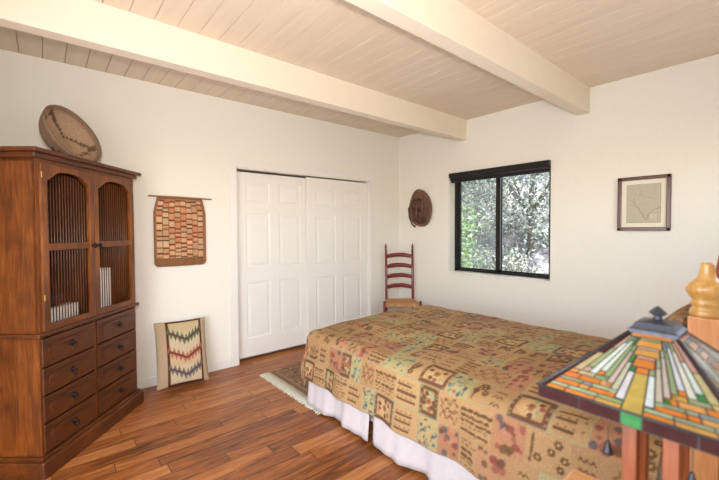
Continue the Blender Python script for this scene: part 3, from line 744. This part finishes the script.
while y<SH:
    h=R_.choice((.17,.20,.22)); x=-R_.uniform(0,.12); last=None
    while x<SW:
        w=R_.choice((.13,.16,.19,.23)); k=R_.choices(kinds,(4.5,3.6,2.6,4,2,2.6,1.6,4,2))[0]
        if k==last: k=R_.choice(('script','vine','leaf'))
        last=k; b=R_.uniform(-9,9); cv.rect(x,y,x+w,y+h,(tan[0]+b,tan[1]+b,tan[2]+b*.8)); motif(x,y,w,h,k)
        if R_.random()<.45: cv.frame(x,y,x+w,y+h,.006,R_.choice(((150,150,112),(160,128,84),(140,138,108))),.7)
        x+=w
    y+=h
cv.blur(1)
SW,SH=SWf,SHf; nx,ny=int(SW/.0062),int(SH/.0062)
S_=np.linspace(BX-DR,3.45,nx); T_=np.linspace(YN-DR,YF+DR,ny); SS,TT=np.meshgrid(S_,T_)
cxx=np.maximum(SS,BX); cyy=np.clip(TT,YN,YF); ox=SS-cxx; oy=TT-cyy
Ln=(np.abs(ox)**3.2+np.abs(oy)**3.2)**(1/3.2); rad=np.hypot(ox,oy)+1e-9; dx,dy=ox/rad,oy/rad
RR=.095; ang=np.minimum(Ln/RR,PI/2); rest=np.maximum(Ln-RR*PI/2,0)
per=SS*(np.abs(dy))+TT*np.abs(dx)
corner=(np.abs(dx)*np.abs(dy)*2)
fold=.012*np.sin(per*11+1.0)+.008*np.sin(per*23)+ corner*.02*np.sin(np.arctan2(dy,dx)*9)
hor=RR*np.sin(ang)+rest*.14+fold*np.clip(rest/.2,0,1)
drop=RR*(1-np.cos(ang))+rest*.985
dome=.028*np.sin(PI*np.clip((TT-YN)/(YF-YN),0,1))*1.0+.045*np.clip((SS-2.2)/1.1,0,1)*np.clip(np.minimum(TT-YN,YF-TT)/.3+.3,0,1)
wr=.004*np.sin(SS*9+TT*3)+.004*np.sin(TT*13-SS*4)+.0025*np.sin(SS*31+TT*17)
P=np.stack([cxx+dx*hor,cyy+dy*hor,ZT-.015-drop+(dome+wr)*np.clip(1-Ln/.1,0,1)],-1)
Cc=cv.at((SS-(BX-DR))*PS,(TT-(YN-DR))*PS)
co=grid_mesh('bedspread',P,M_cover,Cc); tag(co,'tan patchwork tapestry bedspread with floral squares draped over the bed','bedspread')
md=co.modifiers.new('t','SOLIDIFY'); md.thickness=.006; md.offset=1
# shams leaning on the headboard
UU,VV,px,pz,th=cushion_grid(.66,.42,.17,90,60)
for k,yy in enumerate((2.1,)):
    cu_=thing('pillow_sham','tapestry pillow sham leaning against the headboard behind the lamp and near bed post','pillow',(3.33,yy,.69))
    RM=Matrix.Rotation(math.radians(22),4,'Y'); Cf=cv.at(((UU+1)*.33+.5+k*.7)*PS,((VV+1)*.21+.4)*PS)
    for sgn,nm in ((-1,'sham_front'),(1,'sham_back')):
        P=np.zeros(px.shape+(3,))
        for i in range(px.shape[0]):
            for j in range(px.shape[1]): P[i,j]=RM@Vector((sgn*th[i,j],px[i,j],pz[i,j]+.20))
        grid_mesh(nm,P,M_cover,Cf,cu_)

# ------------------------------------------------------------------ rug under the foot of the bed
rg=thing('rug','brown patterned woven rug with cream fringe under foot of bed','rug',(.42,1.66,0))
RW,RL=1.0,1.55
cv=Canvas(RW,RL,(134,104,78),.004)
for k in range(900):
    x,y=R_.uniform(0,RW),R_.uniform(.05,RL); c=R_.choice(((76,48,38),(182,156,120),(112,46,38),(64,54,52),(160,130,94)))
    cv.rect(x,y,x+.022,y+.012,c)
cv.frame(0,0,RW,RL,.012,(110,80,62)); cv.frame(.05,.05,RW-.05,RL-.05,.014,(160,132,100))
for k in range(60): cv.rect(.055+0*k,.08+k*.025,.068,.09+k*.025,(90,60,46))
n,m=int(RW/.01),int(RL/.01); X,Y=np.meshgrid(np.linspace(0,RW,n),np.linspace(0,RL,m)); P=np.stack([X,Y,.008+.001*np.sin(X*40)],-1)
o=grid_mesh('rug_field',P,M_rug,cv.at(X,Y),rg,thick=.006)
mb=MB(); k=0; x=0
while x<RW:
    l=.10+R_.uniform(-.012,.012); dx_=R_.uniform(-.01,.01)
    mb.tube([(x,.004,.008),(x+dx_*.4,-l*.5,.006),(x+dx_,-l,.004)],[.0045,.004,.003],5); x+=.0085
mb.build('fringe',M_fringe,rg)['kind']='stuff'

# ------------------------------------------------------------------ nightstand + lamp
ns=thing('nightstand','light oak bedside table beside the bed, under the stained glass lamp','nightstand',(3.62,.98,0))
NX0,NX1,NY0,NY1,NZ=-.315,.40,-.27,.275,.65
MB().box(NX0,NX1,NY0,NY1,NZ-.028,NZ,bev=.006).build('tabletop',M_night,ns)
for a in (NX0+.05,NX1-.05):
    for b in (NY0+.05,NY1-.05): MB().box(a-.022,a+.022,b-.022,b+.022,0,NZ-.028,bev=.003).build('leg',M_lampw,ns)
MB().box(NX0+.06,NX1-.06,NY0+.05,NY1-.05,NZ-.15,NZ-.028).build('apron',M_lampw,ns)
MB().box(NX0+.05,NX1-.05,NY0+.04,NY1-.04,.16,.18).build('shelf',M_lampw,ns)

LC=(3.548,1.054); ZS=1.037; HB=.181; HT=.0405; ZC=1.167
lamp=thing('table_lamp','stained glass mission table lamp with pyramid shade on oak posts','lamp',(LC[0],LC[1],NZ),-.02)
zr=lambda z: z-NZ
MB().box(-.085,.085,-.085,.085,0,.022,bev=.004).box(-.07,.07,-.07,.07,.021,.036,bev=.004).build('lamp_base',M_lampw,lamp)
for a in (-.037,.037):
    for b in (-.037,.037): MB().box(a-.014,a+.014,b-.014,b+.014,.034,zr(ZS)-.015,bev=.002).build('post',M_lampw,lamp)
MB().box(-.05,.05,-.05,.05,zr(ZS)-.055,zr(ZS)-.02).build('top_plate',M_lampw,lamp)
MB().lathe([(.008,0),(.008,.12)],10,(0,0,zr(ZS)-.02)).build('stem',M_bronze,lamp)
MB().tube([(-.035,0,zr(ZS)+.03),(.035,0,zr(ZS)+.03)],.017,14).build('bulb_socket',M_bronze,lamp)
for (cx_,cy_,zb) in ((-.088,-.02,.205),(.073,-.06,.225)):
    mb=MB(); mb.tube([(cx_,cy_,zr(ZS)+.005),(cx_,cy_,zb+.03)],.0014,6); pc=mb.build('pull_chain',M_chain,lamp)
    mb=MB(); mb.lathe([(.002,.032),(.004,.028),(.006,.018),(.011,.006),(.012,0),(.006,.001)],14,(cx_,cy_,zb)); mb.build('bell_pull',M_lead,pc)
sh=bpy.data.objects.new('shade',None); COL.objects.link(sh); sh.parent=lamp
Wt=(214,212,204); Cr=(196,184,158); Or=(212,124,50); Oy=(210,154,82); Ye=(198,164,84); Gr=(150,164,122); Bg=(60,128,70); Pk=(196,158,134); Bl=(136,152,158); Dr=(60,22,20); Tn=(196,170,128); Pg=(168,184,144)
pieces=[]  # (a0,a1,y0,y1,colour) on half face a>=0
def pc_(a0,a1,y0,y1,c,c2=None): pieces.append((a0,a1,y0,y1,c,c2 or c))
pieces_c=[(-.10,.10,.0,.47,Ye),(-.10,.10,.47,.545,Or),(-.19,.19,.545,.65,Or),(-.19,.19,.65,.69,Pk),(-.28,.28,.69,.775,Oy),(-.28,.28,.775,.81,Pk),(-.36,.36,.81,.90,Oy),(-.36,.36,.90,.935,Gr),(-.78,.78,.935,1.0,Or)]
pc_(.10,.20,.12,.47,Wt); pc_(.10,.20,.47,.545,Gr,Bg); pc_(.20,.29,.20,.58,Cr); pc_(.20,.29,.58,.69,Pg,Bg); pc_(.20,.29,.12,.20,Pg); pc_(.29,.38,.27,.72,Cr); pc_(.29,.38,.72,.81,Pg,Gr); pc_(.29,.38,.20,.27,Bg,Pk)
pc_(.38,.47,.33,.80,Gr); pc_(.38,.47,.80,.935,Bl,Bg); pc_(.38,.47,.27,.33,Oy,Pg); pc_(.47,.57,.39,.86,Wt); pc_(.47,.57,.86,.935,Bl); pc_(.47,.57,.33,.39,Or); pc_(.57,.68,.33,.82,Wt); pc_(.57,.68,.82,.935,Gr); pc_(.68,.79,.33,.40,Bg,Pk); pc_(.68,.79,.40,.72,Wt,Gr); pc_(.68,.79,.72,.935,Pk); pc_(.79,.92,.33,.62,Tn); pc_(.79,.92,.62,1.0,Pk,Dr)
for y0,y1,a0,cs in ((0,.06,.10,(Or,Oy,Or)),(.06,.105,.10,(Pg,Gr,Pg)),(.105,.165,.20,(Or,Or,Oy)),(.165,.205,.20,(Gr,Pg,Bl)),(.205,.275,.29,(Or,Oy,Or)),(.275,.33,.38,(Oy,Gr,Tn))):
    k=3; L=(.92-a0)/k
    for i in range(k):
        j=.06*((i*7+int(y0*100))%3-1) if 0<i else 0; j2=.06*(((i+1)*7+int(y0*100))%3-1) if i<k-1 else 0
        pc_(a0+L*i+j,a0+L*(i+1)+j2,y0,y1,cs[i],cs[(i+1)%3])
pc_(.92,1.0,0,.30,Dr); pc_(.92,1.0,.30,.62,(74,30,24)); pc_(.92,1.0,.62,1.0,Dr)
SLOPE=[]
for f in range(4):
    Rf=Matrix.Rotation(f*PI/2,4,'Z')
    def FP(a,yv,off=0):
        hw2=HB+(HT-HB)*yv; z=ZS+(ZC-ZS)*yv
        nrm=Vector((0,-(ZC-ZS),(HB-HT))).normalized()
        return Rf@(Vector((a*hw2,-hw2,zr(z)))+nrm*off)
    mb=MB(); mb.add([FP(-1,0),FP(1,0),FP(1,1),FP(-1,1),FP(-1,0,-.003),FP(1,0,-.003),FP(1,1,-.003),FP(-1,1,-.003)],[(0,1,2,3),(7,6,5,4)])
    mb.build('leading',M_lead,sh)
    mb=MB()
    allp=[(a0,a1,y0,y1,c) for a0,a1,y0,y1,c in pieces_c]+[(a0,a1,y0,y1,c) for a0,a1,y0,y1,c,c2 in pieces]+[(-a1,-a0,y0,y1,c2) for a0,a1,y0,y1,c,c2 in pieces]
    for a0,a1,y0,y1,c in allp:
        ga=.0105; gy=.0075; lo2,hi2=y0+gy,y1-gy
        ga0=.0015/(HB+(HT-HB)*lo2); ga1=.0015/(HB+(HT-HB)*hi2)
        q=[(a0+ga0,lo2),(a1-ga0,lo2),(a1-ga1,hi2),(a0+ga1,hi2)]
        if q[0][0]>=q[1][0] or q[3][0]>=q[2][0]: continue
        top=[FP(a,v_,.0018) for a,v_ in q]; bot=[FP(a,v_,-.0005) for a,v_ in q]; cc=lin(tuple(max(0,min(255,v_+random.uniform(-8,8))) for v_ in c))
        mb.add(top+bot,[(0,1,2,3),(0,4,5,1),(1,5,6,2),(2,6,7,3),(3,7,4,0)],False,cc)
    mb.build('glass_panel',M_glass,sh)
    # rim band, dropping from the edge
    mb=MB(); segs=[(-1,-.52,Dr),(-.52,-.10,(64,24,20)),(-.10,.10,Bg),(.10,.55,(62,24,20)),(.55,1,Dr)]
    for a0,a1,c in segs:
        g=.008; q=[(a0+g,-.026),(a1-g,-.026),(a1-g,-.002),(a0+g,-.002)]
        top=[Rf@Vector((a*HB,-HB-.0018,zr(ZS)+dz)) for a,dz in q]; mb.add(top+[p_+Rf@Vector((0,.003,0)) for p_ in top],[(0,1,2,3),(0,4,5,1),(1,5,6,2),(2,6,7,3),(3,7,4,0)],False,lin(c))
    mb.build('rim_glass',M_rimg,sh)
    Bx=MB(); pts=[(-HB,-HB),(HB,-HB)]
    Bx.add([Rf@Vector(v_) for v_ in ((-HB,-HB,zr(ZS)-.028),(HB,-HB,zr(ZS)-.028),(HB,-HB,zr(ZS)),(-HB,-HB,zr(ZS)),(-HB+.004,-HB+.004,zr(ZS)-.028),(HB-.004,-HB+.004,zr(ZS)-.028),(HB-.004,-HB+.004,zr(ZS)),(-HB+.004,-HB+.004,zr(ZS)))],[(0,1,2,3),(7,6,5,4),(0,4,5,1)])
    Bx.tube([FP(-1,0),FP(-1,.5),FP(-1,1)],.004,8); Bx.tube([FP(-1,0),FP(1,0)],.003,8); Bx.build('rim_came',M_lead,sh)
capm=MB(); q=HT+.0045
capm.add([(sx*q,sy*q,zr(ZC)-.008) for sx,sy in ((-1,-1),(1,-1),(1,1),(-1,1))]+[(sx*q,sy*q,zr(ZC)+.006) for sx,sy in ((-1,-1),(1,-1),(1,1),(-1,1))]+[(sx*q*.86,sy*q*.86,zr(ZC)+.012) for sx,sy in ((-1,-1),(1,-1),(1,1),(-1,1))]+[(sx*q*.74,sy*q*.74,zr(ZC)+.022) for sx,sy in ((-1,-1),(1,-1),(1,1),(-1,1))]+[(sx*q*.3,sy*q*.3,zr(ZC)+.027) for sx,sy in ((-1,-1),(1,-1),(1,1),(-1,1))],
    [(0,3,2,1)]+[(l*4+k,l*4+(k+1)%4,(l+1)*4+(k+1)%4,(l+1)*4+k) for l in range(4) for k in range(4)]+[(16,17,18,19)])
cap=capm.build('shade_cap',M_bronze,sh)
mb=MB(); mb.lathe([(.010,0),(.008,.006),(.0065,.012),(.009,.015)],12,(0,0,zr(ZC)+.026))
z0=zr(ZC)+.035; mb.lathe([(.008,0),(.017,.006),(.017,.008),(.003,.022)],4,(0,0,z0),smooth=False); mb.build('lamp_finial',M_bronze,cap)

# ------------------------------------------------------------------ outdoors beyond the window
def ground_mat():
    m,nt,b=newmat('leaf_litter_slope'); L=nt.links; tc=N(nt,'ShaderNodeTexCoord'); n1=N(nt,'ShaderNodeTexNoise'); n1.inputs['Scale'].default_value=3.2; n1.inputs['Detail'].default_value=7; L.new(tc.outputs['Object'],n1.inputs['Vector'])
    cr=N(nt,'ShaderNodeValToRGB'); e=cr.color_ramp.elements; e[0].position=.38; e[0].color=lin4((104,96,98)); e[1].position=.66; e[1].color=lin4((186,178,170)); k=e.new(.52); k.color=lin4((146,136,136)); L.new(n1.outputs['Fac'],cr.inputs[0]); L.new(cr.outputs[0],b.inputs['Base Color']); b.inputs['Roughness'].default_value=.95; return m
n,m=40,30; X,Y=np.meshgrid(np.linspace(-16,6,n),np.linspace(4.2,18,m)); Z=-.4+np.clip(Y-7,0,None)*.62+.2*np.sin(X*1.3+Y)+.12*np.sin(X*3.1-Y*2)
o=grid_mesh('hillside',np.stack([X,Y,Z],-1),ground_mat()); tag(o,'dry grey hillside rising behind the trees outside the window','hillside',kind='structure')
struct('ground',MB().box(-16,RX+6,-6,YB+8,-.6,-.45),ground_mat())
M_leafp=painted('leaf_colours',rough=.5,nscale=20,bump=0,var=.2,spec=.5,trans=.3)
M_bark=plain('grey_bark',(96,84,76),.9,var=.3,scale=14,bump=.6,stretch=(1,1,.3))
def tree(label,name,x,y,z0,cr_,nl,cols,trunk,size,seed,cat='tree'):
    rr=np.random.default_rng(seed); t=thing(name,label,cat,(x,y,z0))
    cx_,cy_,cz_,rx,ry,rz=cr_
    clusters=rr.normal(size=(70,3)); clusters/=np.linalg.norm(clusters,axis=1)[:,None]; clusters*=rr.uniform(.35,1,(70,1))**.6; clusters*=np.array([rx,ry,rz])
    ci=rr.integers(0,70,nl); c=clusters[ci]+rr.normal(size=(nl,3))*np.array([rx,ry,rz])*.16+np.array([cx_,cy_,cz_])
    a=rr.normal(size=(nl,3)); a/=np.linalg.norm(a,axis=1)[:,None]; b=np.cross(a,rr.normal(size=(nl,3))); b/=np.linalg.norm(b,axis=1)[:,None]
    s=size*rr.uniform(.6,1.5,(nl,1)); V=np.stack([c-a*s,c+b*s*.42,c+a*s,c-b*s*.42],1).reshape(-1,3)
    F=np.arange(nl*4).reshape(-1,4); me=bpy.data.meshes.new('foliage'); me.from_pydata(V.tolist(),[],F.tolist()); me.update()
    pal=np.array([lin(k) for k in cols]); cc=pal[rr.integers(0,len(cols),nl)]*rr.uniform(.75,1.25,(nl,1)); paint(me,np.repeat(cc,4,0))
    link('foliage',me,M_leafp,t)
    if trunk:
        mb=MB(); mb.tube([(0,0,-.3),(.05,.02,cz_*.4),(cx_*.6,cy_*.6,cz_*.8),(cx_,cy_,cz_+rz*.3)],[trunk,trunk*.85,trunk*.6,trunk*.25],9)
        for k in range(6):
            a0=rr.uniform(0,6.28); mb.tube([(cx_*.4,cy_*.4,cz_*.6),(cx_+rx*.4*math.cos(a0),cy_+ry*.4*math.sin(a0),cz_+rz*rr.uniform(-.3,.3)),(cx_+rx*.85*math.cos(a0),cy_+ry*.85*math.sin(a0),cz_+rz*rr.uniform(-.5,.6))],[trunk*.4,trunk*.25,trunk*.1],6)
        mb.build('trunk',M_bark,t)
G1=((150,186,110),(176,204,130),(120,158,88),(196,212,156),(96,132,74)); G2=((150,166,146),(190,202,184),(112,130,108),(214,220,206),(90,106,92)); G3=((168,172,150),(206,206,188),(128,134,116),(226,226,212),(100,104,92))
tree('bright green bush close outside the left window pane','shrub',-1.25,5.9,-.45,(-.1,0,1.5,1.2,.75,1.55),21000,G1,.04,.034,1,'shrub')
tree('grey-green tree behind the bush outside the left pane','tree',-3.2,9.2,.6,(0,0,2.2,1.9,1.4,1.8),16000,G2,.12,.042,2)
tree('silvery oak tree outside the right window pane','tree',-.35,8.6,.4,(.1,0,2.2,1.7,1.3,1.7),16000,G3,.09,.04,3)
tree('low pale shrub on the slope outside the right pane','shrub',-.6,7.6,-.2,(0,0,.6,1.0,.5,.6),5000,G3,.03,.032,4,'shrub')
tree('distant grey-green tree high on the hillside','tree',-5.6,13,3.0,(0,0,2.2,2.6,1.6,2.2),9000,G2,.15,.065,5)
tree('distant olive tree on the hillside farther right','tree',-2.2,13.2,3.4,(0,0,1.8,2.4,1.6,2.2),9000,G3,.15,.065,6)

# ------------------------------------------------------------------ light
w=bpy.data.worlds.new('world'); SC.world=w; w.use_nodes=True; nt=w.node_tree; bg=nt.nodes['Background']
sky=nt.nodes.new('ShaderNodeTexSky'); sky.sky_type='NISHITA'; sky.sun_disc=False; sky.sun_elevation=math.radians(52); sky.sun_rotation=math.radians(110)
nt.links.new(sky.outputs[0],bg.inputs[0]); bg.inputs[1].default_value=.85
def light(name,kind,loc,target,energy,color,**k):
    l=bpy.data.lights.new(name,kind); l.energy=energy; l.color=color
    for a,v_ in k.items(): setattr(l,a,v_)
    o=bpy.data.objects.new(name,l); COL.objects.link(o); o.location=loc; o.rotation_euler=(Vector(target)-Vector(loc)).to_track_quat('-Z','Y').to_euler(); return o
light('sun','SUN',(6,-2,9),(0,0,0),9.5,(1,.96,.9),angle=.01)
bpy.data.objects['sun'].rotation_euler=Vector((-.58,.16,-.8)).to_track_quat('-Z','Y').to_euler()
# added room fill, shining in from the invented opening in the near wall
light('added_near_fill','AREA',((DX0+DX1)/2,Y0-.05,1.1),((DX0+DX1)/2,3,1.2),47,(.97,.98,1),shape='RECTANGLE',size=DX1-DX0,size_y=2.0)
# daylight through the window
light('window_daylight','AREA',((WX0+WX1)/2,YB+.24,1.5),((WX0+WX1)/2,0,1.0),12,(.95,1,1),shape='RECTANGLE',size=1.2,size_y=1.2)
# added fill to brighten the left wall, from an unseen invented opening
light('added_side_fill','AREA',(RX+.1,2.6,1.78),(0,2.2,1.3),8,(1,.98,.96),shape='RECTANGLE',size=1.4,size_y=.65)
# the photographer's flash, just above the camera
light('camera_flash','SPOT',(3.66,-.02,1.62),(.7,2.05,2.05),235,(1,.955,.9),spot_size=math.radians(120),spot_blend=1.0,shadow_soft_size=.04)

# ------------------------------------------------------------------ camera
cam=bpy.data.cameras.new('camera'); cam.sensor_fit='HORIZONTAL'; cam.sensor_width=36; cam.lens=36*FPX/719; cam.clip_start=.02
co_=bpy.data.objects.new('camera',cam); COL.objects.link(co_)
co_.matrix_world=Matrix(((rt.x,up.x,-fw.x,CAM.x),(rt.y,up.y,-fw.y,CAM.y),(rt.z,up.z,-fw.z,CAM.z),(0,0,0,1)))
SC.camera=co_
cam.dof.use_dof=True; cam.dof.focus_distance=3.6; cam.dof.aperture_fstop=2.4
SC.view_settings.view_transform='Standard'; SC.view_settings.look='None'; SC.view_settings.exposure=-.06; SC.view_settings.gamma=1; SC.view_settings.use_curve_mapping=False
